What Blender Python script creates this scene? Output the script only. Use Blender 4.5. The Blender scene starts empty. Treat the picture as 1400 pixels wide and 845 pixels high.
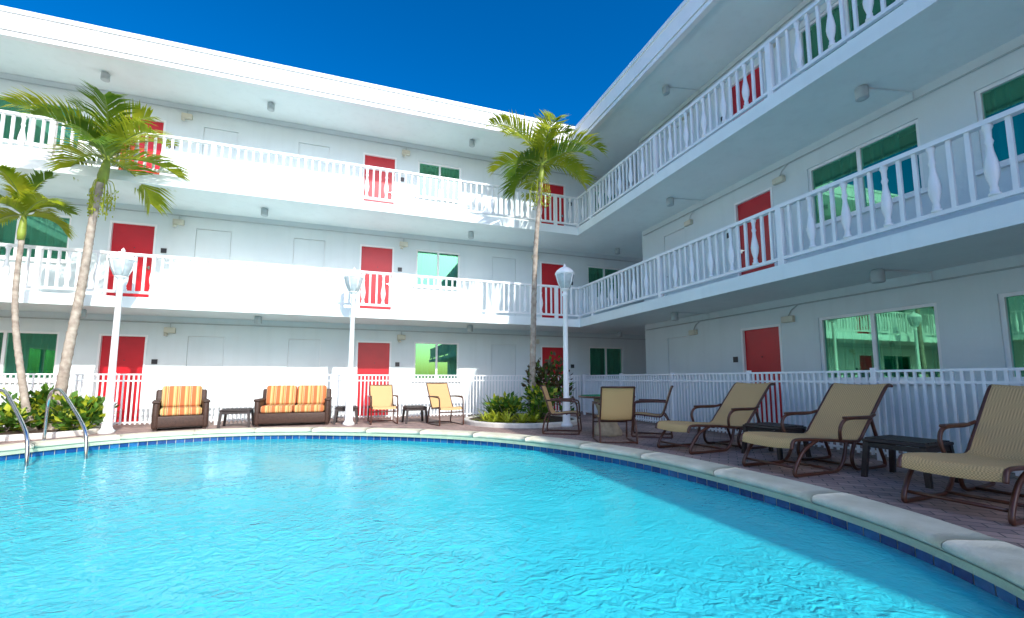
import bpy, math, random
from mathutils import Vector, Matrix
random.seed(7)
R=math.radians
scene=bpy.context.scene
COL=scene.collection

# ---------------------------------------------------------------- helpers
class MB:
    def __init__(s): s.v=[];s.f=[];s.m=[];s.sm=[]
    def add(s,vs,fs,mat=0,smooth=False,M=None):
        o=len(s.v)
        if M is not None: vs=[M@Vector(p) for p in vs]
        s.v.extend([tuple(p) for p in vs])
        for f in fs:
            s.f.append(tuple(i+o for i in f)); s.m.append(mat); s.sm.append(smooth)
    def quad(s,a,b,c,d,mat=0,M=None): s.add([a,b,c,d],[(0,1,2,3)],mat,False,M)
    def box(s,a,b,mat=0,M=None):
        x0,y0,z0=[min(a[i],b[i]) for i in range(3)]; x1,y1,z1=[max(a[i],b[i]) for i in range(3)]
        vs=[(x0,y0,z0),(x1,y0,z0),(x1,y1,z0),(x0,y1,z0),(x0,y0,z1),(x1,y0,z1),(x1,y1,z1),(x0,y1,z1)]
        s.add(vs,[(0,3,2,1),(4,5,6,7),(0,1,5,4),(1,2,6,5),(2,3,7,6),(3,0,4,7)],mat,False,M)
    def rbox(s,a,b,r=0.02,mat=0,M=None,n=3):
        x0,y0,z0=[min(a[i],b[i]) for i in range(3)]; x1,y1,z1=[max(a[i],b[i]) for i in range(3)]
        c=Vector(((x0+x1)/2,(y0+y1)/2,(z0+z1)/2)); h=Vector(((x1-x0)/2,(y1-y0)/2,(z1-z0)/2))
        r=min(r,h.x*.99,h.y*.99,h.z*.99)
        nu=4*(n+1)
        vs=[]
        lat=[]
        for i in range(n+1): lat.append((-90+90*i/n,-1))
        for i in range(n+1): lat.append((90*i/n,1))
        for (la,sz) in lat:
            for q in range(4):
                sx=[1,-1,-1,1][q]; sy=[1,1,-1,-1][q]
                for k in range(n+1):
                    az=R(q*90+90*k/n); cl=math.cos(R(la))
                    vs.append((c.x+sx*(h.x-r)+r*cl*math.cos(az),c.y+sy*(h.y-r)+r*cl*math.sin(az),c.z+sz*(h.z-r)+r*math.sin(R(la))))
        fs=[]
        L=len(lat)
        for i in range(L-1):
            for k in range(nu):
                k2=(k+1)%nu
                fs.append((i*nu+k,i*nu+k2,(i+1)*nu+k2,(i+1)*nu+k))
        fs.append(tuple(range(nu))[::-1]); fs.append(tuple((L-1)*nu+k for k in range(nu)))
        s.add(vs,fs,mat,True,M)
    def tube(s,path,r,n=8,mat=0,M=None,caps=True,sx=1.0):
        path=[Vector(p) for p in path]
        if not isinstance(r,(list,tuple)): r=[r]*len(path)
        vs=[];prev=None
        for i,p in enumerate(path):
            t=(path[min(i+1,len(path)-1)]-path[max(i-1,0)])
            if t.length<1e-9: t=Vector((0,0,1))
            t.normalize()
            if prev is None:
                a=Vector((0,0,1)) if abs(t.z)<.9 else Vector((0,1,0))
                u=t.cross(a).normalized()
            else:
                u=(prev-t*prev.dot(t))
                u=u.normalized() if u.length>1e-6 else t.orthogonal().normalized()
            prev=u; w=t.cross(u)
            for k in range(n):
                an=2*math.pi*k/n
                vs.append(p+(u*math.cos(an)*sx+w*math.sin(an))*r[i])
        fs=[]
        for i in range(len(path)-1):
            for k in range(n):
                k2=(k+1)%n
                fs.append((i*n+k,i*n+k2,(i+1)*n+k2,(i+1)*n+k))
        if caps:
            fs.append(tuple(range(n))[::-1]); fs.append(tuple((len(path)-1)*n+k for k in range(n)))
        s.add(vs,fs,mat,True,M)
    def lathe(s,prof,n=12,o=(0,0,0),mat=0,M=None,rib=0,smooth=True):
        vs=[]
        for (r,z) in prof:
            for k in range(n):
                an=2*math.pi*k/n
                rr=r*(1+rib*(1 if k%2 else -1))
                vs.append((o[0]+rr*math.cos(an),o[1]+rr*math.sin(an),o[2]+z))
        fs=[]
        for i in range(len(prof)-1):
            for k in range(n):
                k2=(k+1)%n
                fs.append((i*n+k,i*n+k2,(i+1)*n+k2,(i+1)*n+k))
        fs.append(tuple(range(n))[::-1]); fs.append(tuple((len(prof)-1)*n+k for k in range(n)))
        s.add(vs,fs,mat,smooth,M)
    def obj(s,name,mats,parent=None,loc=None,rotz=0):
        me=bpy.data.meshes.new(name)
        me.from_pydata(s.v,[],s.f)
        for m in mats: me.materials.append(m)
        me.polygons.foreach_set("material_index",s.m)
        me.polygons.foreach_set("use_smooth",s.sm)
        me.update()
        ob=bpy.data.objects.new(name,me); COL.objects.link(ob)
        if parent: ob.parent=parent
        if loc is not None: ob.location=loc
        ob.rotation_euler[2]=rotz
        return ob
def empty(name,loc=(0,0,0),rotz=0):
    e=bpy.data.objects.new(name,None); COL.objects.link(e); e.location=loc; e.rotation_euler[2]=rotz
    e.empty_display_size=.2
    return e
def smooth_path(pts,k=6,closed=False):
    pts=[Vector(p) for p in pts]; n=len(pts); out=[]
    rng=range(n) if closed else range(n-1)
    for i in rng:
        if closed: p0,p1,p2,p3=pts[(i-1)%n],pts[i],pts[(i+1)%n],pts[(i+2)%n]
        else: p0,p1,p2,p3=pts[max(i-1,0)],pts[i],pts[i+1],pts[min(i+2,n-1)]
        for j in range(k):
            t=j/k
            out.append(.5*((2*p1)+(p2-p0)*t+(2*p0-5*p1+4*p2-p3)*t*t+(3*p1-p0-3*p2+p3)*t**3))
    if not closed: out.append(pts[-1])
    return out

def mat(name,col,rough=.6,var=.08,nscale=6,bump=0,bscale=40,metal=0,col2=None,spec=.5,detail=6):
    m=bpy.data.materials.new(name); m.use_nodes=True; nt=m.node_tree; N=nt.nodes; L=nt.links
    b=N["Principled BSDF"]; b.inputs["Roughness"].default_value=rough; b.inputs["Metallic"].default_value=metal
    b.inputs["Specular IOR Level"].default_value=spec
    tc=N.new("ShaderNodeTexCoord")
    no=N.new("ShaderNodeTexNoise"); no.inputs["Scale"].default_value=nscale; no.inputs["Detail"].default_value=detail
    L.new(tc.outputs["Object"],no.inputs["Vector"])
    cr=N.new("ShaderNodeValToRGB"); e=cr.color_ramp.elements
    e[0].position=.3; e[1].position=.7
    c2=col2 or tuple(min(1,c*(1+var)) for c in col)
    c1=tuple(c*(1-var) for c in col) if not col2 else col
    e[0].color=(*c1,1); e[1].color=(*c2,1)
    L.new(no.outputs["Fac"],cr.inputs["Fac"]); L.new(cr.outputs["Color"],b.inputs["Base Color"])
    if bump:
        n2=N.new("ShaderNodeTexNoise"); n2.inputs["Scale"].default_value=bscale; n2.inputs["Detail"].default_value=5
        L.new(tc.outputs["Object"],n2.inputs["Vector"])
        bp=N.new("ShaderNodeBump"); bp.inputs["Strength"].default_value=bump; bp.inputs["Distance"].default_value=.01
        L.new(n2.outputs["Fac"],bp.inputs["Height"]); L.new(bp.outputs["Normal"],b.inputs["Normal"])
    return m
def weathered(name,base,dirt,amount=.35):
    """white exterior paint with faint vertical run-off streaks and blotches"""
    m=mat(name,base,.7,.03,1.1,.35,90); N=m.node_tree.nodes;L=m.node_tree.links;b=N["Principled BSDF"]
    cr=[n for n in N if n.type=='VALTORGB'][0]
    tc=N.new("ShaderNodeTexCoord"); mp=N.new("ShaderNodeMapping"); mp.inputs["Scale"].default_value=(5,5,.35); L.new(tc.outputs["Object"],mp.inputs[0])
    n=N.new("ShaderNodeTexNoise"); n.inputs["Scale"].default_value=1; n.inputs["Detail"].default_value=7; L.new(mp.outputs[0],n.inputs[0])
    r=N.new("ShaderNodeMapRange"); r.inputs[1].default_value=.52; r.inputs[2].default_value=.78; r.inputs[3].default_value=0; r.inputs[4].default_value=amount; L.new(n.outputs["Fac"],r.inputs[0])
    mx=N.new("ShaderNodeMix"); mx.data_type='RGBA'; L.new(r.outputs[0],mx.inputs[0]); L.new(cr.outputs[0],mx.inputs[6]); mx.inputs[7].default_value=(*dirt,1)
    L.new(mx.outputs[2],b.inputs["Base Color"]); return m

M_wall=weathered("stucco_wall_paint",(.70,.78,.78),(.56,.63,.62),.25)
M_ceil=weathered("ceiling_paint",(.82,.89,.87),(.66,.72,.70),.25)
M_white=mat("white_gloss_paint",(.86,.88,.87),.4,.03,3,.05,60)
M_fascia=weathered("white_roof_fascia",(.88,.89,.88),(.72,.73,.72),.25)
M_red=mat("red_door_paint",(.54,.008,.018),.35,.10,2)
M_grey=mat("grey_metal",(.48,.54,.54),.5,.08,8)
M_dark=mat("dark_plaque_and_unlit_room",(.03,.03,.035),.4)  # plaques and peepholes, plus the painted room darkness behind windows
M_cream=mat("cream_plastic",(.64,.62,.50),.5)
M_brown=mat("dark_bronze_metal",(.085,.028,.015),.35,.2,20)
M_black=mat("black_brown_resin",(.026,.017,.015),.5,.3,30,.3,120)
M_steel=mat("stainless_steel",(.66,.68,.70),.12,.05,10,metal=1)
M_soil=mat("soil_mulch",(.06,.035,.02),.95,.4,20,.8,50)
M_stone=mat("coping_stone",(.62,.58,.42),.65,.0,5,.6,60,col2=(.78,.74,.58))
M_stone2=mat("coping_lower_course_pool_reflection",(.44,.54,.38),.5,.1,6,.4,60)  # green cast reflected from the pool is painted into the stone colour
M_grout=mat("grout",(.46,.43,.33),.9)
M_kerb=mat("white_kerb",(.66,.62,.55),.7,.1,10,.4,50)
M_curt=mat("curtain_fabric",(.015,.13,.105),.9,.2,3)
M_trunk=mat("palm_trunk_bark",(.24,.19,.15),.9,.0,9,.8,45,col2=(.48,.42,.34))
M_shaft=mat("palm_crownshaft",(.24,.31,.04),.5,.2,5)
M_rock=mat("tan_cast_stone",(.42,.34,.23),.8,.2,12,.6,50)
M_globe=mat("frosted_lantern",(.50,.57,.58),.12,.15,9)

def leafmat(name,c1,c2,tr=.35,scale=3):
    m=mat(name,c1,.45,0,scale,col2=c2,spec=.35)
    nt=m.node_tree;N=nt.nodes;L=nt.links
    b=N["Principled BSDF"]; out=N["Material Output"]
    t=N.new("ShaderNodeBsdfTranslucent"); mx=N.new("ShaderNodeMixShader"); mx.inputs[0].default_value=tr
    cr=[n for n in N if n.type=='VALTORGB'][0]
    L.new(cr.outputs[0],t.inputs[0]); L.new(b.outputs[0],mx.inputs[1]); L.new(t.outputs[0],mx.inputs[2]); L.new(mx.outputs[0],out.inputs[0])
    return m
M_palm=leafmat("palm_leaf",(.22,.32,.012),(.56,.56,.035),.42,2.5)
M_palmd=leafmat("palm_leaf_dark",(.06,.16,.012),(.22,.32,.02),.38,2.5)
M_leaf=leafmat("shrub_leaf",(.03,.11,.015),(.13,.27,.03),.3,6)
M_lime=leafmat("lime_leaf",(.28,.36,.02),(.56,.58,.05),.3,6)
M_cord=leafmat("dark_red_leaf",(.06,.03,.02),(.11,.10,.03),.2,6)

def sling():
    m=bpy.data.materials.new("sling_fabric"); m.use_nodes=True; N=m.node_tree.nodes;L=m.node_tree.links
    b=N["Principled BSDF"]; b.inputs["Roughness"].default_value=.7
    tc=N.new("ShaderNodeTexCoord")
    w=N.new("ShaderNodeTexChecker"); w.inputs["Scale"].default_value=90
    w.inputs["Color1"].default_value=(.66,.43,.19,1); w.inputs["Color2"].default_value=(.44,.27,.11,1)
    L.new(tc.outputs["Object"],w.inputs["Vector"]); L.new(w.outputs["Color"],b.inputs["Base Color"])
    return m
M_sling=sling()
def stripes():
    m=bpy.data.materials.new("striped_cushion"); m.use_nodes=True; N=m.node_tree.nodes;L=m.node_tree.links
    b=N["Principled BSDF"]; b.inputs["Roughness"].default_value=.9
    tc=N.new("ShaderNodeTexCoord"); sp=N.new("ShaderNodeSeparateXYZ"); L.new(tc.outputs["Object"],sp.inputs[0])
    mu=N.new("ShaderNodeMath"); mu.operation='MULTIPLY'; mu.inputs[1].default_value=1/.2; L.new(sp.outputs["X"],mu.inputs[0])
    fr=N.new("ShaderNodeMath"); fr.operation='FRACT'; ad=N.new("ShaderNodeMath"); ad.operation='ADD'; ad.inputs[1].default_value=50
    L.new(mu.outputs[0],ad.inputs[0]); L.new(ad.outputs[0],fr.inputs[0])
    cr=N.new("ShaderNodeValToRGB"); cr.color_ramp.interpolation='CONSTANT'
    O=(.46,.14,.045,1);Y=(.60,.38,.13,1);C=(.64,.54,.30,1);G=(.24,.27,.10,1)
    e=cr.color_ramp.elements; e[0].position=0; e[0].color=O; e[1].position=.22; e[1].color=Y
    for p,c in ((.32,C),(.36,G),(.42,Y),(.5,O),(.6,G),(.66,Y),(.74,(.38,.07,.03,1)),(.80,C),(.84,O)):
        x=e.new(p); x.color=c
    L.new(fr.outputs[0],cr.inputs[0]); L.new(cr.outputs[0],b.inputs["Base Color"])
    return m
M_strip=stripes()
def wicker():
    m=mat("wicker",(.06,.03,.02),.55,.3,30)
    N=m.node_tree.nodes;L=m.node_tree.links;b=N["Principled BSDF"]
    tc=N.new("ShaderNodeTexCoord"); w=N.new("ShaderNodeTexChecker"); w.inputs["Scale"].default_value=60
    L.new(tc.outputs["Object"],w.inputs[0]); bp=N.new("ShaderNodeBump"); bp.inputs["Strength"].default_value=.8; bp.inputs["Distance"].default_value=.01
    L.new(w.outputs["Fac"],bp.inputs["Height"]); L.new(bp.outputs[0],b.inputs["Normal"])
    return m
M_wick=wicker()
def pavers():
    m=bpy.data.materials.new("brick_pavers"); m.use_nodes=True; N=m.node_tree.nodes;L=m.node_tree.links
    b=N["Principled BSDF"]; b.inputs["Roughness"].default_value=.85
    tc=N.new("ShaderNodeTexCoord"); mp=N.new("ShaderNodeMapping"); mp.inputs["Rotation"].default_value=(0,0,R(45)); L.new(tc.outputs["Object"],mp.inputs[0])
    br=N.new("ShaderNodeTexBrick"); br.inputs["Scale"].default_value=1
    br.inputs["Brick Width"].default_value=.22; br.inputs["Row Height"].default_value=.11; br.inputs["Mortar Size"].default_value=.006
    br.inputs["Color1"].default_value=(.46,.32,.27,1); br.inputs["Color2"].default_value=(.30,.21,.19,1); br.inputs["Mortar"].default_value=(.12,.10,.09,1)
    L.new(mp.outputs[0],br.inputs["Vector"])
    no=N.new("ShaderNodeTexNoise"); no.inputs["Scale"].default_value=1.3; no.inputs["Detail"].default_value=8; L.new(tc.outputs["Object"],no.inputs[0])
    mx=N.new("ShaderNodeMix"); mx.data_type='RGBA'; mx.blend_type='MULTIPLY'; mx.inputs["Factor"].default_value=.7
    cr=N.new("ShaderNodeValToRGB"); cr.color_ramp.elements[0].position=.3; cr.color_ramp.elements[0].color=(.55,.55,.57,1); cr.color_ramp.elements[1].position=.7; cr.color_ramp.elements[1].color=(1.15,1.1,1.05,1)
    L.new(no.outputs["Fac"],cr.inputs[0]); L.new(br.outputs["Color"],mx.inputs[6]); L.new(cr.outputs[0],mx.inputs[7]); L.new(mx.outputs[2],b.inputs["Base Color"])
    bp=N.new("ShaderNodeBump"); bp.inputs["Strength"].default_value=.5; bp.inputs["Distance"].default_value=.005; bp.invert=True
    L.new(br.outputs["Fac"],bp.inputs["Height"]); L.new(bp.outputs[0],b.inputs["Normal"])
    return m
M_pav=pavers()
def glass():
    m=bpy.data.materials.new("tinted_window_glass"); m.use_nodes=True; N=m.node_tree.nodes;L=m.node_tree.links
    N.remove(N["Principled BSDF"]); out=N["Material Output"]
    g=N.new("ShaderNodeBsdfGlossy"); g.inputs["Roughness"].default_value=.012; g.inputs["Color"].default_value=(.30,.85,.50,1)
    t=N.new("ShaderNodeBsdfTransparent"); t.inputs["Color"].default_value=(.42,.90,.80,1)
    mx=N.new("ShaderNodeMixShader"); mx.inputs[0].default_value=.34
    L.new(t.outputs[0],mx.inputs[1]); L.new(g.outputs[0],mx.inputs[2]); L.new(mx.outputs[0],out.inputs[0])
    return m
M_glass=glass()
def water():
    m=bpy.data.materials.new("pool_water"); m.use_nodes=True; N=m.node_tree.nodes;L=m.node_tree.links
    N.remove(N["Principled BSDF"]); out=N["Material Output"]
    tc=N.new("ShaderNodeTexCoord")
    n0=N.new("ShaderNodeTexNoise"); n0.inputs["Scale"].default_value=3; n0.inputs["Detail"].default_value=1; n0.inputs["Distortion"].default_value=.8
    n1=N.new("ShaderNodeTexNoise"); n1.inputs["Scale"].default_value=10; n1.inputs["Detail"].default_value=1.5; n1.inputs["Distortion"].default_value=1.6
    n2=N.new("ShaderNodeTexNoise"); n2.inputs["Scale"].default_value=24; n2.inputs["Detail"].default_value=1; n2.inputs["Distortion"].default_value=.8
    for n in (n0,n1,n2): L.new(tc.outputs["Object"],n.inputs[0])
    # wind patches: ripples are stronger in some areas and calmer in others
    pz=N.new("ShaderNodeTexNoise"); pz.inputs["Scale"].default_value=.45; pz.inputs["Detail"].default_value=2; L.new(tc.outputs["Object"],pz.inputs[0])
    pr=N.new("ShaderNodeMapRange"); pr.inputs[1].default_value=.38; pr.inputs[2].default_value=.62; pr.inputs[3].default_value=.45; pr.inputs[4].default_value=1.15; L.new(pz.outputs["Fac"],pr.inputs[0])
    a=N.new("ShaderNodeMath"); a.operation='MULTIPLY_ADD'; a.inputs[1].default_value=.75; L.new(n1.outputs["Fac"],a.inputs[0]); L.new(n0.outputs["Fac"],a.inputs[2])
    c=N.new("ShaderNodeMath"); c.operation='MULTIPLY_ADD'; c.inputs[1].default_value=.3; L.new(n2.outputs["Fac"],c.inputs[0]); L.new(a.outputs[0],c.inputs[2])
    h=N.new("ShaderNodeMath"); h.operation='MULTIPLY'; L.new(c.outputs[0],h.inputs[0]); L.new(pr.outputs[0],h.inputs[1])
    bp=N.new("ShaderNodeBump"); bp.inputs["Strength"].default_value=1; bp.inputs["Distance"].default_value=.012; L.new(h.outputs[0],bp.inputs["Height"])
    bp2=N.new("ShaderNodeBump"); bp2.inputs["Strength"].default_value=1; bp2.inputs["Distance"].default_value=.036; L.new(h.outputs[0],bp2.inputs["Height"])
    d=N.new("ShaderNodeBsdfDiffuse"); d.inputs["Color"].default_value=(.05,.80,.92,1); L.new(bp2.outputs[0],d.inputs["Normal"])
    t=N.new("ShaderNodeBsdfTransparent"); t.inputs["Color"].default_value=(.42,.94,.97,1)
    m1=N.new("ShaderNodeMixShader"); m1.inputs[0].default_value=.66; L.new(t.outputs[0],m1.inputs[1]); L.new(d.outputs[0],m1.inputs[2])
    g=N.new("ShaderNodeBsdfGlossy"); g.inputs["Roughness"].default_value=.03; L.new(bp.outputs[0],g.inputs["Normal"])
    fr=N.new("ShaderNodeFresnel"); fr.inputs["IOR"].default_value=1.33; L.new(bp.outputs[0],fr.inputs["Normal"])
    m2=N.new("ShaderNodeMixShader"); L.new(fr.outputs[0],m2.inputs[0]); L.new(m1.outputs[0],m2.inputs[1]); L.new(g.outputs[0],m2.inputs[2]); L.new(m2.outputs[0],out.inputs[0])
    return m
M_water=water()
M_plast=mat("pool_plaster",(.46,.86,.90),.7,.08,3)
M_t1=mat("blue_tile_dark",(.010,.055,.20),.15,.2,20); M_t2=mat("blue_tile",(.014,.085,.26),.15,.2,20); M_t3=mat("blue_tile_light",(.02,.13,.32),.15,.2,20)

# ---------------------------------------------------------------- hotel building
XE,YE=6.15,11.52            # balcony edges
XW,YW=7.85,13.20            # wall planes
FL=[0,2.82,5.62]; UN=[2.62,5.42,8.30]
hotel=empty("hotel_building")
Pn=lambda u,z,d:(u,YW-d,z)
Pe=lambda u,z,d:(XW-d,u,z)
Pw=lambda u,z,d:(-10.6+d,u,z)

walls=MB(); doors=MB(); wins=MB(); trims=MB()
rw=random.Random(5)
def facade(P,u0,u1,ops):
    us=sorted(set([u0,u1]+[o[0] for o in ops]+[o[1] for o in ops]))
    zs=sorted(set([0,8.3]+[o[2] for o in ops]+[o[3] for o in ops]))
    for i in range(len(us)-1):
        for j in range(len(zs)-1):
            uc=(us[i]+us[i+1])/2; zc=(zs[j]+zs[j+1])/2
            if any(o[0]<uc<o[1] and o[2]<zc<o[3] for o in ops): continue
            walls.quad(P(us[i],zs[j],0),P(us[i+1],zs[j],0),P(us[i+1],zs[j+1],0),P(us[i],zs[j+1],0))
    for (a,b,c,d,k) in ops:
        D=-.14 if k=='w' else (-.09 if k=='d' else -.035)
        walls.quad(P(a,c,0),P(a,d,0),P(a,d,D),P(a,c,D)); walls.quad(P(b,c,0),P(b,d,0),P(b,d,D),P(b,c,D))
        walls.quad(P(a,d,0),P(b,d,0),P(b,d,D),P(a,d,D)); walls.quad(P(a,c,0),P(b,c,0),P(b,c,D),P(a,c,D))
        if k=='d':
            doors.box(P(a+.045,c+.01,-.05),P(b-.045,d-.045,-.085),0)
            for (q0,q1,r0,r1) in ((a,a+.045,c,d),(b-.045,b,c,d),(a+.045,b-.045,d-.045,d)):
                trims.box(P(q0,r0,.012),P(q1,r1,-.09),0)
            doors.box(P(b-.13,c+.98,-.05),P(b-.09,c+1.06,-.02),1); doors.box(P(b-.2,c+1.01,-.02),P(b-.09,c+1.03,-.005),1)
            doors.box(P(a+.5,c+1.5,-.05),P(a+.52,c+1.52,-.04),2)
            doors.box(P(b+.12,c+1.42,.002),P(b+.24,c+1.54,.016),2)
        elif k=='p':
            doors.box(P(a+.012,c-.0005,-.014),P(b-.012,d-.012,-.034),3)
            trims.box(P(a-.02,c,-.036),P(b+.02,d+.02,-.04),0)
            doors.box(P(b-.10,c+.98,-.014),P(b-.07,c+1.01,.02),1)
        else:
            fr=.05; mid=(a+b)/2
            for (q0,q1,r0,r1) in ((a,a+fr,c,d),(b-fr,b,c,d),(a+fr,b-fr,d-fr,d),(a+fr,b-fr,c,c+fr),(mid-.03,mid+.03,c+fr,d-fr)):
                wins.box(P(q0,r0,-.03),P(q1,r1,-.10),0)
            wins.box(P(a-.06,c-.06,.06),P(b+.06,c-.001,-.02),0)
            for (q0,q1,dd) in ((a+fr,mid-.03,-.06),(mid+.03,b-fr,-.075)):
                wins.quad(P(q0,c+fr,dd),P(q1,c+fr,dd),P(q1,d-fr,dd),P(q0,d-fr,dd),1)
            n=int((b-a)/.022); g0=rw.uniform(.05,.45); g1=g0+rw.uniform(.04,.22); ph=rw.uniform(0,6); fq=rw.uniform(.75,1.0)
            for i in range(n):
                x0=a+(b-a)*i/n; x1=a+(b-a)*(i+1)/n
                if g0<i/n<g1: continue
                dd=lambda q: -.22-.045*math.sin(q*fq+ph)-.015*math.sin(q*.31+ph)
                wins.quad(P(x0,c-.02,dd(i)),P(x1,c-.02,dd(i+1)),P(x1,d+.02,dd(i+1)),P(x0,d+.02,dd(i)),2)
            wins.quad(P(a-.1,c-.1,-.6),P(b+.1,c-.1,-.6),P(b+.1,d+.1,-.6),P(a-.1,d+.1,-.6),3)  # near-black sheet paints the darkness of the unlit room behind the curtains
def ops_for(drs,wds,pns):
    o=[]
    for f in FL:
        for c in drs: o.append((c-.48,c+.48,f+.001,f+2.14,'d'))
        for (a,b) in wds: o.append((a,b,f+1.03,f+2.16,'w'))
        for c in pns: o.append((c-.4,c+.4,f+.001,f+2.14,'p'))
    return o
facade(Pn,-10.6,14,ops_for([-5.42,.42,6.1],[(-8.6,-6.65),(1.55,2.90),(7.4,8.75)],[-3.7,-1.4,4.35]))
facade(Pe,-14,10.7,ops_for([6.84,-2.5],[(3.88,5.62),(1.45,3.24),(-1.2,.6)],[9.33,-4.5]))
facade(Pw,-3,13.2,ops_for([9,3.5],[(5.3,7.0),(-.5,1.2),(10.6,12.2)],[]))
for (a,b) in (((XW,10.7),(14,10.7)),((14,-14),(14,10.7)),((XW,-14),(14,-14)),((-20,22),(14.2,22)),((14.2,13.1),(14.2,22)),((-20,-3),(-10.6,-3)),((-20,-3),(-20,22))):
    walls.quad((a[0],a[1],0),(b[0],b[1],0),(b[0],b[1],8.3),(a[0],a[1],8.3))
walls.obj("walls",[M_wall],hotel)
doors.obj("doors",[M_red,M_steel,M_dark,M_wall],hotel)
wins.obj("windows",[M_white,M_glass,M_curt,M_dark],hotel)
trims.obj("door_frames",[M_white],hotel)
sl=MB()
for (f,u) in ((FL[1],UN[0]),(FL[2],UN[1])):
    sl.box((-9,YE,u),(14.1,YW+.05,f)); sl.box((XE,-14.05,u),(XW+.05,YE,f)); sl.box((XW+.05,10.66,u),(14.1,YE,f)); sl.box((-10.65,-3.05,u),(-9,YW+.05,f))
    sl.box((-9,YE+.001,u-.035),(XE+.001,YE+.09,u)); sl.box((XE+.001,-14,u-.035),(XE+.09,YE+.09,u))
sl.obj("balcony_slabs",[M_ceil],hotel)
rf=MB()
e=.05
rf.box((-9-e+.1,YE-e,8.32),(14.3,22.2,8.74)); rf.box((XE-e,-14.2,8.32),(14.3,YE-e,8.74)); rf.box((-20.2,-3.2,8.32),(-9+e,22.2,8.735))
rf.box((-9+.05,YE-e-.03,8.70),(XE-e-.03,YE-e,8.80),1); rf.box((XE-e-.03,-14.2,8.70),(XE-e,YE-e,8.80),1)
rf.box((-9+e,-3.2,8.70),(-9+e+.03,YE-e-.03,8.80),1)
rf.quad((-8.9,YE-e+.01,8.305),(14,YE-e+.01,8.305),(14,YW+.05,8.305),(-8.9,YW+.05,8.305),2)
rf.quad((XE-e+.01,-14,8.306),(14,-14,8.306),(14,YE-e+.01,8.306),(XE-e+.01,YE-e+.01,8.306),2)
rf.box((-9,YE-.03,8.2),(XE+.02,YE+.10,8.3),0); rf.box((XE-.03,-14,8.2),(XE+.1,YE-.03,8.3),0)
rf.obj("roof",[M_fascia,M_white,M_ceil],hotel)

BAL=[(.045,0),(.045,.03),(.03,.045),(.034,.07),(.026,.10),(.050,.20),(.056,.27),(.045,.36),(.028,.46),(.024,.52),(.034,.56),(.024,.60),(.028,.68),(.040,.71),(.040,.74)]
rl=MB()
def railing(P,u0,u1,f):
    top=f+.97
    a,b=min(u0,u1),max(u0,u1)
    rl.box(P(a,top-.055,-.05),P(b,top,.045)); rl.box(P(a,f+.085,-.03),P(b,f+.135,.03))
    n=int((b-a)/.163)
    for i in range(n):
        u=b-.08-i*.163
        if i%18==4:
            rl.box(P(u-.045,f,-.044),P(u+.045,top-.055,.044))
        elif i%3==1:
            o=P(u,f+.135,0); rl.lathe([(r*1.1,z*(top-.055-f-.135)/.74) for r,z in BAL],10,o)
        else:
            rl.box(P(u-.021,f+.135,-.02),P(u+.021,top-.055,.02))
for f in FL[1:]:
    railing(lambda u,z,d:(u,YE+.07-d,z),-9,XE+.02,f)
    railing(lambda u,z,d:(XE+.07-d,u,z),-14,YE+.02,f)
    railing(lambda u,z,d:(-9.07+d,u,z),-3,YE,f)
    rl.box((XE+.015,YE+.015,f),(XE+.125,YE+.125,f+1.0))
rl.obj("balcony_railings",[M_white],hotel)

fx=MB()
def can(x,y,z): 
    fx.lathe([(.075,-.19),(.085,-.18),(.085,-.02),(.06,0)],16,(x,y,z-.001),0)
for k,z in enumerate(UN):
    for x in (-5.9,-2.4,3.05,8.1): can(x,12.4,z)
    for y in (8.4,4.1,.2,-4): can(7.0,y,z)
    for y in (9,5,1): can(-9.9,y,z)
    fx.tube([(-10.5,YW-.03,z-.16),(14,YW-.03,z-.16)],.013,6,0)
    fx.tube([(XW-.03,-13,z-.16),(XW-.03,10.6,z-.16)],.013,6,0)
    for x in (-4.6,1.05,5.3): 
        fx.rbox((x,YW-.09,z-.42),(x+.24,YW-.002,z-.28),.015,2); fx.tube([(x+.12,YW-.03,z-.28),(x+.12,YW-.03,z-.16)],.01,6,0)
        fx.lathe([(.04,0),(.045,.02),(.045,.07)],10,(x+.06,YW-.1,z-.5),2)
    for y in (6.05,.9,8.6):
        fx.rbox((XW-.09,y,z-.48),(XW-.002,y+.24,z-.36),.015,2); fx.tube([(XW-.03,y+.12,z-.36),(XW-.03,y+.05,z-.25),(XW-.03,y-.1,z-.16)],.01,6,0)
    for y in (8.4,4.1,.2): fx.tube([(7.0,y,z-.012),(7.45,y-.1,z-.012),(XW-.02,y-.2,z-.03),(XW-.03,y-.2,z-.16)],.010,6,3)
fx.obj("ceiling_lights_and_conduits",[M_grey,M_grey,M_cream,M_wall],hotel)

# ---------------------------------------------------------------- pool
PP=[(3.86,1.67),(4.16,2.8),(4.17,4.1),(3.97,5.45),(3.46,6.8),(2.72,7.95),(1.85,8.80),(.9,9.48),(-.2,10.08),(-1.27,10.50),(-2.6,10.68),(-3.8,10.36),(-4.6,9.82),(-5.2,9.15),(-5.9,8.0),(-6.3,6.3),(-5.8,4.2),(-4.2,2.5),(-2.2,1.3),(0,.72),(2,.5),(3.25,.85)]
raw=smooth_path([(x,y,0) for x,y in PP],16,True)
Ls=[0]
for i in range(len(raw)): Ls.append(Ls[-1]+(raw[(i+1)%len(raw)]-raw[i]).length)
tot=Ls[-1]; NP=int(tot/.15); NP-=NP%8
out=[];j=0
for i in range(NP):
    s=tot*i/NP
    while Ls[j+1]<s: j+=1
    t=(s-Ls[j])/(Ls[j+1]-Ls[j]); out.append(raw[j].lerp(raw[(j+1)%len(raw)],t))
nrm=[]
for i in range(NP):
    t=(out[(i+1)%NP]-out[i-1]).normalized(); nrm.append(Vector((t.y,-t.x,0)))
CW=.36
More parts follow.
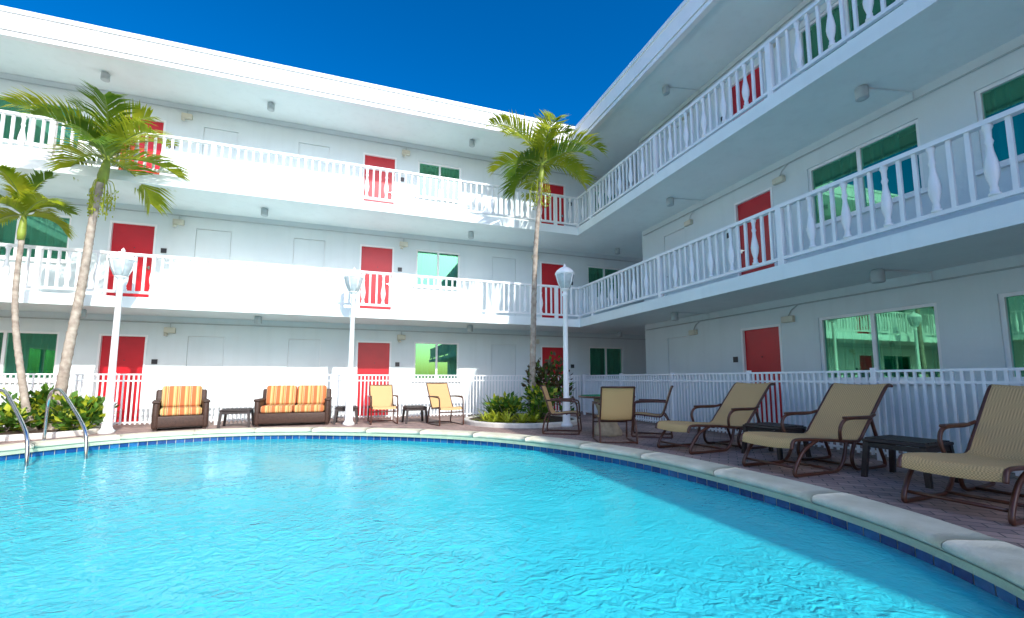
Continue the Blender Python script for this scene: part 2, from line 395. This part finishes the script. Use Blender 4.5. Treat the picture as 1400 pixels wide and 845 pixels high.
def rim(off,z): return [ (out[i]+nrm[i]*off)+Vector((0,0,z)) for i in range(NP)]
def strip(mb,A,B,mat=0,smooth=True):
    n=len(A); mb.add(A+B,[(i,(i+1)%n,n+(i+1)%n,n+i) for i in range(n)],mat,smooth)
pool=empty("swimming_pool")
WL=-.165
pw=MB()
strip(pw,rim(-CW+.03,.0),rim(-CW+.03,-.34),1); strip(pw,rim(-CW+.03,-.34),rim(-CW+.03,-1.35),0)
fl=rim(-CW+.03,-1.35); pw.add(fl,[tuple(range(NP))],0)
strip(pw,rim(-CW-.012,-.033),rim(-CW-.012,-.085),2); strip(pw,rim(-CW-.012,-.085),rim(-CW+.03,-.09),2)
pw.obj("pool_shell",[M_plast,M_grout,M_stone2],pool)
tl=MB()
for i in range(NP):
    a=out[i]-nrm[i]*(CW-.03+.006); b=out[(i+1)%NP]-nrm[(i+1)%NP]*(CW-.03+.006)
    a2=a.lerp(b,.03); b2=a.lerp(b,.97)
    for (z0,z1) in ((-.092,-.20),(-.205,-.31)):
        tl.quad(a2+Vector((0,0,z0)),b2+Vector((0,0,z0)),b2+Vector((0,0,z1)),a2+Vector((0,0,z1)),random.choice((0,0,1,1,2)))
tl.obj("waterline_tiles",[M_t1,M_t2,M_t3],pool)
cp=MB()
prof=[(-CW+.03,-.034),(-CW-.01,-.03),(-CW-.03,-.005),(-CW-.025,.022),(-CW+.0,.038),(-CW+.05,.046),(-.06,.046),(-.015,.04),(0,.025),(0,-.03)]
for s in range(0,NP,8):
    idx=[(s+k)%NP for k in range(9)]
    pts=[(out[i],nrm[i]) for i in idx]
    pts[0]=(pts[0][0].lerp(pts[1][0],.02),pts[0][1]); pts[-1]=(pts[-1][0].lerp(pts[-2][0],.02),pts[-1][1])
    vs=[];dz=random.uniform(-.0015,.0015)
    for (p,n) in pts:
        for (o,z) in prof: vs.append(p+n*o+Vector((0,0,z+dz)))
    k=len(prof); fs=[]
    for a in range(8):
        for b in range(k-1): fs.append((a*k+b,a*k+b+1,(a+1)*k+b+1,(a+1)*k+b))
    fs.append(tuple(range(k))); fs.append(tuple(8*k+b for b in range(k))[::-1])
    cp.add(vs,fs,0,True)
gp=[(-CW+.04,-.03),(-CW-.02,-.004),(-CW-.016,.018),(-CW+.05,.038),(-.05,.038),(-.006,.018)]
for b in range(len(gp)-1): strip(cp,rim(*gp[b]),rim(*gp[b+1]),1)
cp.obj("pool_coping",[M_stone,M_grout],pool)
wt=MB(); wt.add(rim(-CW+.028,WL),[tuple(range(NP))],0)
wt.obj("pool_water",[M_water],None)
gr=MB(); c=Vector((-1,5.5,0)); A=rim(-.02,0)
B=[c+(a-c).normalized()*9 for a in A]; C2=[c+(a-c).normalized()*400 for a in A]
strip(gr,A,B,0,False); strip(gr,B,C2,0,False)
gr.obj("ground",[M_pav])

def handrail(dx,dy,name,par):
    m=MB()
    pts=[(-4.98,9.78,-.02),(-4.98,9.78,.45),(-4.97,9.77,.68),(-4.9,9.69,.83),(-4.76,9.55,.88),(-4.62,9.41,.84),(-4.4,9.19,.66),(-4.12,8.9,.42),(-3.97,8.74,.26),(-3.90,8.66,.05),(-3.88,8.64,-.3),(-3.88,8.64,-.9)]
    m.tube([(p[0]+dx,p[1]+dy,p[2]) for p in smooth_path(pts,5)],.024,12)
    m.lathe([(.05,.0),(.05,.012),(.03,.03)],16,(-4.98+dx,9.78+dy,0.001))
    return m.obj(name,[M_steel],par)
hr=empty("pool_handrail"); handrail(0,0,"rail_1",hr); handrail(-.45,-.45,"rail_2",hr)

# ---------------------------------------------------------------- fence
def fence(P,u0,u1,name,par):
    m=MB(); H=1.17
    m.box(P(u0,H-.03,-.02),P(u1,H,.02)); m.box(P(u0,H-.17,-.015),P(u1,H-.14,.015)); m.box(P(u0,.09,-.015),P(u1,.12,.015))
    n=int((u1-u0)/.09)
    for i in range(n+1):
        u=u0+i*.09
        if i%22==0: m.box(P(u-.03,0,-.03),P(u+.03,H+.03,.03))
        else: m.box(P(u-.014,.06,-.0135),P(u+.014,H-.03,.0135))
    return m.obj(name,[M_white],par)
pf=empty("picket_fence")
fence(lambda u,z,d:(u,12.0-d,z),-9,6.4,"pickets_back",pf)
fence(lambda u,z,d:(6.45-d,u,z),-4,11.97,"pickets_side",pf)

# ---------------------------------------------------------------- lamps
def lamp(x,y,H=3.6):
    e=empty("street_lamp",(x,y,0))
    m=MB()
    m.lathe([(.13,0),(.13,.05),(.10,.08),(.085,.12),(.085,.55),(.095,.58),(.07,.62),(.064,.66),(.056,1.6),(.05,H-.66),(.065,H-.64),(.065,H-.60),(.045,H-.58),(.055,H-.54),(.10,H-.51),(.11,H-.49)],18)
    m.obj("post",[M_white],e)
    g=MB(); g.lathe([(.095,H-.49),(.12,H-.46),(.165,H-.34),(.20,H-.22),(.21,H-.17),(.205,H-.15)],24,rib=.035)
    g.obj("lantern_bowl",[M_globe],e)
    t=MB(); t.lathe([(.212,H-.17),(.226,H-.15),(.22,H-.12),(.19,H-.07),(.13,H-.02),(.08,H+.01),(.035,H+.02),(.028,H+.04),(.035,H+.06),(.012,H+.09),(.002,H+.11)],24)
    for k in range(6):
        a=k*math.pi/3; t.tube([(.10*math.cos(a),.10*math.sin(a),H-.49),(.173*math.cos(a),.173*math.sin(a),H-.34),(.218*math.cos(a),.218*math.sin(a),H-.16)],.011,6)
    t.obj("cap_and_ribs",[M_white],e)
lamp(-4.58,10.82); lamp(-.16,10.92); lamp(4.42,8.95)

# ---------------------------------------------------------------- furniture
def lounger(x,y,rz):
    e=empty("chaise_lounge",(x,y,0),rz)
    f=MB(); W=.32
    rail=smooth_path([(0,0,.30),(.03,0,.37),(.12,0,.395),(.5,0,.375),(1.0,0,.335),(1.14,0,.345),(1.25,0,.45),(1.5,0,.72),(1.70,0,.93),(1.78,0,.98),(1.84,0,.965)],5)
    for sy in (-W,W):
        f.tube([(p.x,sy,p.z) for p in rail],.019,8)
        f.tube(smooth_path([(.42,sy,.375),(.2,sy,.28),(.06,sy,.12),(.03,sy,.03),(.12,sy,.018),(.5,sy,.018),(.72,sy,.03),(.84,sy,.15),(.9,sy,.34)],6),.020,8)
        f.tube(smooth_path([(1.05,sy,.33),(.98,sy,.16),(1.02,sy,.04),(1.15,sy,.018),(1.5,sy,.018),(1.58,sy,.05),(1.5,sy,.25),(1.38,sy,.58)],6),.020,8)
        f.tube(smooth_path([(.78,sy*1.05,.36),(.76,sy*1.1,.48),(.82,sy*1.12,.57),(.95,sy*1.12,.60),(1.25,sy*1.12,.60),(1.42,sy*1.06,.63)],6),.019,8)
        f.rbox((.84,sy*1.12-.03,.595),(1.3,sy*1.12+.03,.625),.012)
    for (px,pz) in ((.06,.10),(.7,.03),(1.2,.02),(1.5,.25),(.5,.36),(1.84,.965)):
        f.tube([(px,-W,pz),(px,W,pz)],.015,8)
    f.obj("frame",[M_brown],e)
    s=MB(); vs=[]
    n=len(rail)
    for dz in (.004,-.008):
        for p in rail:
            for k in range(5):
                yy=-W+2*W*k/4; sag=-.018*(1-(abs(k-2)/2)**2)
                vs.append((p.x,yy,p.z+.014+dz+sag))
    fs=[]
    for L0 in (0,n*5):
        for i in range(n-1):
            for k in range(4): a=L0+i*5+k; fs.append((a,a+1,a+6,a+5))
    s.add(vs,fs,0,True); s.obj("sling",[M_sling],e)
lounger(4.38,5.42,R(4)); lounger(4.42,3.88,R(2)); lounger(4.42,2.22,R(4))

def sling_chair(x,y,rz,name="patio_chair",reclined=.0,back=.92):
    e=empty(name,(x,y,0),rz)
    f=MB(); W=.27
    rl_=smooth_path([(0,-.30,.36),(0,-.26,.405),(0,-.1,.40),(0,.14,.375),(0,.22,.42),(0,.29+reclined*.4,.62),(0,.37+reclined,.86*back/.92),(0,.40+reclined,back)],5)
    for sx in (-W,W):
        f.tube([(sx,p.y,p.z) for p in rl_],.015,8)
        f.tube(smooth_path([(sx*1.08,.30+reclined*.5,.64),(sx*1.12,.1,.645),(sx*1.12,-.2,.63),(sx*1.1,-.29,.58),(sx*1.1,-.31,.3),(sx*1.1,-.33,.05),(sx*1.1,-.28,.016),(sx*1.1,0,.014),(sx*1.1,.3,.016),(sx*1.1,.36,.05),(sx*1.1,.31,.3),(sx*1.08,.24,.42)],6),.016,8)
        f.rbox((sx*1.12-.025,-.22,.64),(sx*1.12+.025,.16,.665),.01)
    for (py,pz) in ((-.1,.385),(.16,.37),(.36,.03),(-.31,.3)):
        f.tube([(-W*1.1,py,pz),(W*1.1,py,pz)],.013,8)
    f.tube([(-W,.40+reclined,back),(W,.40+reclined,back)],.015,8)
    f.obj("frame",[M_brown],e)
    s=MB(); vs=[];n=len(rl_)
    for dz in (.004,-.008):
        for p in rl_:
            for k in range(5):
                vs.append((-W+2*W*k/4,p.y-.008+dz*.5,p.z+.006+dz-.012*(1-(abs(k-2)/2)**2)))
    fs=[]
    for L0 in (0,n*5):
        for i in range(n-1):
            for k in range(4): a=L0+i*5+k; fs.append((a,a+1,a+6,a+5))
    s.add(vs,fs,0,True); s.obj("sling",[M_sling],e)
sling_chair(.60,11.1,R(4),reclined=.10,back=.90)
sling_chair(1.98,10.35,R(14),reclined=.14,back=.95)
sling_chair(3.85,7.95,R(58))
sling_chair(4.16,6.62,R(160))
sling_chair(5.2,7.0,R(232))
def dining(x,y):
    e=empty("round_patio_table",(x,y,0))
    t=MB(); t.lathe([(.50,.70),(.53,.705),(.54,.72),(.53,.735),(.50,.738)],40,mat=0); t.lathe([(.06,.69),(.26,.695)],20,mat=0)
    t.obj("top",[M_brown],e)
    g=MB(); g.lathe([(.49,.739),(.49,.744)],40,smooth=False); g.obj("glass_top",[M_glass],e)
    b=MB(); b.lathe([(.27,0),(.28,.03),(.27,.08),(.20,.20),(.165,.33),(.175,.45),(.23,.60),(.25,.68)],24); b.obj("pedestal",[M_rock],e)
dining(4.52,7.42)

def side_table(x,y,rz=0,w=.56,h=.42):
    e=empty("side_table",(x,y,0),rz); m=MB(); a=w/2
    m.rbox((-a,-a,h-.045),(a,a,h-.012),.012)
    for i in range(7):
        u=-a+.03+i*(w-.06)/7; m.box((u,-a+.02,h-.012),(u+(w-.06)/7-.012,a-.02,h+.002))
    for sx in (-1,1):
        for sy in (-1,1):
            m.add([(sx*(a-.01),sy*(a-.01),h-.045),(sx*(a-.06),sy*(a-.01),h-.045),(sx*(a-.06),sy*(a-.06),h-.045),(sx*(a-.01),sy*(a-.06),h-.045),
                   (sx*(a+.02),sy*(a+.02),0),(sx*(a-.025),sy*(a+.02),0),(sx*(a-.025),sy*(a-.025),0),(sx*(a+.02),sy*(a-.025),0)],
                  [(0,1,5,4),(1,2,6,5),(2,3,7,6),(3,0,4,7),(4,5,6,7)])
    for s in (-1,1):
        m.box((-a+.05,s*(a-.03)-.012,h-.10),(a-.05,s*(a-.03)+.012,h-.05)); m.box((s*(a-.03)-.012,-a+.05,h-.10),(s*(a-.03)+.012,a-.05,h-.05))
    m.obj("table_body",[M_black],e)
side_table(-2.5,11.35,R(3),.58,.40); side_table(-.22,11.42,R(-2),.5,.40); side_table(1.35,11.05,R(5),.5,.40)
side_table(5.52,4.68,R(3)); side_table(5.52,3.10,R(5))

def wicker_seat(name,x,y,rz,w,n):
    e=empty(name,(x,y,0),rz); b=MB(); a=w/2
    b.rbox((-a+.03,-.36,.06),(a-.03,.36,.30),.03,0)
    for s in (-1,1):
        b.rbox((s*a,-.38,.03),(s*(a-.11),.36,.58),.05,0)
        b.rbox((s*(a+.015),-.40,.55),(s*(a-.125),.38,.61),.03,0)
        for yy in (-.34,.30): b.box((s*(a-.03),yy,0),(s*(a-.09),yy+.06,.06),0)
    Mb=Matrix.Translation((0,.33,.25))@Matrix.Rotation(R(-10),4,'X')
    b.rbox((-a+.02,-.03,-.15),(a-.02,.05,.58),.04,0,Mb)
    b.obj("wicker_frame",[M_wick],e)
    c=MB(); cw=(w-.23)/n
    for i in range(n):
        x0=-a+.115+i*cw
        c.rbox((x0+.005,-.39,.30),(x0+cw-.005,.24,.46),.05,0,None,5)
        Mc=Matrix.Translation((0,.21,.45))@Matrix.Rotation(R(-12),4,'X')
        c.rbox((x0+.005,-.07,0),(x0+cw-.005,.08,.46),.06,0,Mc,5)
    c.obj("striped_cushions",[M_strip],e)
wicker_seat("wicker_armchair",-3.55,11.36,R(18),.95,1)
wicker_seat("wicker_sofa",-1.36,11.5,R(0),1.55,2)

# ---------------------------------------------------------------- planting
def palm(base,ctrl,top,r0,r1,L,nf,seed,droop=1.0,lk=.40,low=72):
    rnd=random.Random(seed)
    e=empty("palm_tree",base); base=Vector(base); ctrl=Vector(ctrl)-base; top=Vector(top)-base
    t=MB(); path=[];rad=[]
    n=110
    for i in range(n+1):
        s=i/n; p=ctrl*2*s*(1-s)+top*s*s
        path.append(p+Vector((math.sin(s*9+seed)*.012,math.cos(s*7+seed)*.012,0))); r=r0+(r1-r0)*min(1,s*1.1)+ .05*math.exp(-s*14)
        rad.append(r*(1.07 if i%4==0 else .98)*(1+rnd.uniform(-.03,.03)))
    t.tube(path,rad,12); t.obj("trunk",[M_trunk],e)
    d=(path[-1]-path[-4]).normalized()
    sh=MB(); sh.tube([top-d*.02,top+d*.12,top+d*.35,top+d*.55],[r1*1.25,r1*1.5,r1*1.15,r1*.6],12); sh.obj("crownshaft",[M_shaft],e)
    o=top+d*.48
    m=MB()
    for k in range(nf):
        az=2*math.pi*(k*.381966)+rnd.uniform(-.25,.25)
        q=k/(nf-1)
        el=R(84-low*q**.85+rnd.uniform(-8,8)); l=L*(.78+.22*math.sin(math.pi*min(1,.25+q)))*rnd.uniform(.88,1.1)
        S=30; p=o.copy(); pts=[p.copy()]; dirs=[]
        bend=R(rnd.uniform(55,88))*droop
        hz=Vector((math.cos(az),math.sin(az),0)); side=Vector((-math.sin(az),math.cos(az),0))
        for i in range(S):
            a=el-bend*(i/S)**1.4
            dv=hz*math.cos(a)+Vector((0,0,1))*math.sin(a); dirs.append(dv); p=p+dv*l/S; pts.append(p.copy())
        m.tube(pts,[.016*(1-i/(S+2))+.003 for i in range(S+1)],5,1)
        mi=0 if rnd.random()<.75 else 2
        twist=rnd.uniform(-.5,.5)
        NL=46
        for i in range(5,NL):
            s=i/NL; ii=min(S-1,int(s*S)); f=s*S-ii
            q0=pts[ii].lerp(pts[ii+1],f); dv=dirs[ii]; up=side.cross(dv)*-1
            if up.z<0: up=-up
            ll=L*lk*(math.sin(math.pi*(.12+.80*s))**.7)*rnd.uniform(.8,1.1)
            for sg in (-1,1):
                if rnd.random()<.06: continue
                dd=(side*sg*.80+dv*(.55+.5*s)+up*(.45+sg*twist*.3)+Vector((rnd.uniform(-.1,.1),rnd.uniform(-.1,.1),rnd.uniform(-.14,.06)))).normalized()
                wv=dv.cross(dd).cross(dd).normalized()*(.017+.006*rnd.random())
                p1=q0+dd*ll*.5; p2=q0+dd*ll-Vector((0,0,1))*ll*.24
                m.add([q0-wv*.5,q0+wv*.5,p1+wv,p1-wv,p2],[(0,1,2,3),(3,2,4)],mi)
    m.obj("fronds",[M_palm,M_shaft,M_palmd],e)
    s=MB()
    for k in range(12):
        a=rnd.uniform(0,6.28); rr=rnd.uniform(.10,.28)
        p=top; s.tube(smooth_path([p,p+Vector((math.cos(a)*rr*.7,math.sin(a)*rr*.7,.02)),p+Vector((math.cos(a)*rr,math.sin(a)*rr,-.3)),p+Vector((math.cos(a)*rr,math.sin(a)*rr,-.5-rnd.random()*.3))],4),.007,4)
        for j in range(16):
            zz=-.15-.55*rnd.random(); c=p+Vector((math.cos(a)*rr*.95+rnd.uniform(-.05,.05),math.sin(a)*rr*.95+rnd.uniform(-.05,.05),zz)); s.lathe([(.004,-.02),(.013,0),(.004,.02)],5,c)
    if L>1.6: s.obj("fruit_stalks",[M_lime],e)
palm((-5.5,11.1,0),(-5.35,11.1,3.2),(-5.1,10.95,5.08),.085,.062,1.62,12,3,.95,.44)
palm((-5.75,10.95,0),(-6.25,10.95,1.6),(-6.25,10.95,3.75),.06,.042,.95,10,11,.95,.46)
palm((4.24,10.5,0),(4.2,10.5,3.3),(4.46,10.4,6.32),.085,.055,1.72,15,5,1.15,.40,84)

def shrub(name,cx,cy,rx,ry,h,n,ll,mats,seed,z0=.05,up=.5,wd=.3):
    rnd=random.Random(seed); e=empty(name,(cx,cy,0)); m=MB()
    for k in range(9):
        a=rnd.uniform(0,6.28); r=rnd.uniform(.1,.8)
        m.tube([(0,0,0),(rx*r*.4*math.cos(a),ry*r*.4*math.sin(a),h*.4),(rx*r*math.cos(a),ry*r*math.sin(a),h*.85)],[.015,.01,.004],5,1)
    cl=[(rnd.uniform(-.7,.7)*rx,rnd.uniform(-.7,.7)*ry,h*rnd.uniform(.35,.85),rnd.uniform(.25,.45)) for _ in range(10)]
    for i in range(n):
        c=rnd.choice(cl); v=Vector((rnd.gauss(0,1),rnd.gauss(0,1),rnd.gauss(0,1))).normalized()*(rnd.random()**.4)
        p=Vector((c[0]+v.x*c[3]*rx*1.3,c[1]+v.y*c[3]*ry*1.3,max(z0,c[2]+v.z*c[3]*h)))
        d=(Vector((v.x,v.y,v.z*.5+up))+Vector((rnd.uniform(-.5,.5),rnd.uniform(-.5,.5),rnd.uniform(-.3,.3)))).normalized()
        sd=d.cross(Vector((rnd.uniform(-1,1),rnd.uniform(-1,1),1))).normalized(); l=ll*rnd.uniform(.6,1.2); nn=sd.cross(d)
        q=p+d*l; mid=p+d*l*.5-nn*l*.06
        m.add([p,mid+sd*l*wd,q,mid-sd*l*wd,p+d*l*.5],[(0,1,4),(1,2,4),(4,2,3),(0,4,3)],0 if rnd.random()<.7 else 2)
    m.obj("foliage",mats,e)
def rosette(name,x,y,h,n,seed,mt):
    rnd=random.Random(seed); e=empty(name,(x,y,0)); m=MB()
    for k in range(n):
        az=rnd.uniform(0,6.28); el=R(rnd.uniform(20,80)); l=h*rnd.uniform(.8,1.15); w=.028
        hz=Vector((math.cos(az),math.sin(az),0)); sd=Vector((-math.sin(az),math.cos(az),0)); p=Vector((0,0,.04))+hz*.03; vs=[]
        for i in range(6):
            s=i/5; a=el-R(50)*s; ww=w*(1-s)**.6*(.6+s)
            vs+= [p-sd*ww,p+sd*ww]; p=p+(hz*math.cos(a)+Vector((0,0,math.sin(a))))*l/5
        m.add(vs,[(2*i,2*i+1,2*i+3,2*i+2) for i in range(5)],0)
    m.obj("leaves",[mt],e)
def bed(name,cx,cy,rx,ry):
    e=empty(name,(cx,cy,0)); m=MB(); N_=48
    m.add([(0,0,.10)]+[(rx*math.cos(2*math.pi*k/N_),ry*math.sin(2*math.pi*k/N_),.07) for k in range(N_)],[(0,1+k,1+(k+1)%N_) for k in range(N_)],0,True)
    m.obj("soil",[M_soil],e)
    k_=MB(); pr=[(0.0,0),(0.0,.08),(.02,.10),(.10,.10),(.12,.08),(.12,0)]
    vs=[]
    for k in range(N_):
        a=2*math.pi*k/N_
        for (o,z) in pr: vs.append(((rx+o)*math.cos(a),(ry+o)*math.sin(a),z+.001))
    P_=len(pr); k_.add(vs,[(k*P_+j,k*P_+j+1,((k+1)%N_)*P_+j+1,((k+1)%N_)*P_+j) for k in range(N_) for j in range(P_-1)],0,False)
    k_.obj("kerb",[M_kerb],e)
bed("palm_planting_bed",3.85,10.3,1.3,1.3)
bed("planting_bed",-6.1,10.95,1.25,.85)
LM=[M_leaf,M_trunk,M_lime]
shrub("broadleaf_shrub",4.75,10.8,.62,.5,1.35,900,.16,[M_cord,M_trunk,M_leaf],1)
shrub("broadleaf_shrub",4.3,10.1,.45,.4,.75,500,.15,LM,2)
shrub("broadleaf_shrub",3.5,10.5,.5,.45,.5,500,.16,LM,3)
shrub("broadleaf_shrub",-5.2,10.95,.55,.4,.6,700,.17,LM,4)
shrub("broadleaf_shrub",-6.1,10.8,.6,.45,.5,700,.17,LM,5)
shrub("broadleaf_shrub",-6.9,11.0,.5,.45,.55,500,.17,LM,6)
shrub("broadleaf_shrub",-5.9,11.4,.6,.35,.75,500,.2,LM,7)
for i,(x,y,h) in enumerate(((2.95,9.75,.34),(3.2,9.45,.36),(3.5,9.3,.34),(3.15,9.9,.38),(3.8,9.4,.3),(2.9,10.2,.32))): rosette("bromeliad_plant",x,y,h,40,20+i,M_lime)
for i,(x,y,h) in enumerate(((3.3,10.9,.75),(3.6,11.1,.8),(4.0,9.9,.6))): rosette("spiky_plant",x,y,h,34,40+i,M_palmd)

# ---------------------------------------------------------------- light
sv=Vector((.35,-1.40,1.0)).normalized()
elev=math.asin(sv.z); az=math.atan2(sv.x,sv.y)
w=bpy.data.worlds.new("World"); scene.world=w; w.use_nodes=True; N=w.node_tree.nodes; L=w.node_tree.links
bg=N["Background"]; sk=N.new("ShaderNodeTexSky"); sk.sky_type='NISHITA'; sk.sun_disc=False; sk.sun_elevation=elev; sk.sun_rotation=az
sk.air_density=1.0; sk.dust_density=2.5; sk.ozone_density=5.0
gm=N.new("ShaderNodeGamma"); gm.inputs[1].default_value=1.25
hs=N.new("ShaderNodeHueSaturation"); hs.inputs["Saturation"].default_value=1.35; hs.inputs["Value"].default_value=1.12
L.new(sk.outputs[0],gm.inputs[0]); L.new(gm.outputs[0],hs.inputs["Color"]); L.new(hs.outputs[0],bg.inputs[0]); bg.inputs[1].default_value=.15
sd=bpy.data.lights.new("sun",'SUN'); sd.energy=4.5; sd.angle=R(.5); sd.color=(1,.965,.91)
so=bpy.data.objects.new("sun",sd); COL.objects.link(so); so.rotation_euler=(-sv).to_track_quat('-Z','Y').to_euler(); so.location=(5,-20,20)
# ---------------------------------------------------------------- camera
cd=bpy.data.cameras.new("camera"); cam=bpy.data.objects.new("camera",cd); COL.objects.link(cam); scene.camera=cam
cd.sensor_width=36; cd.lens=36*600/1400; cd.shift_y=34/1400; cd.clip_end=2000; cd.clip_start=.05
cam.location=(0,0,1.05); cam.rotation_euler=(R(90+5.9),0,R(-19.3))
scene.view_settings.view_transform='Standard'; scene.view_settings.look='None'; scene.view_settings.exposure=0
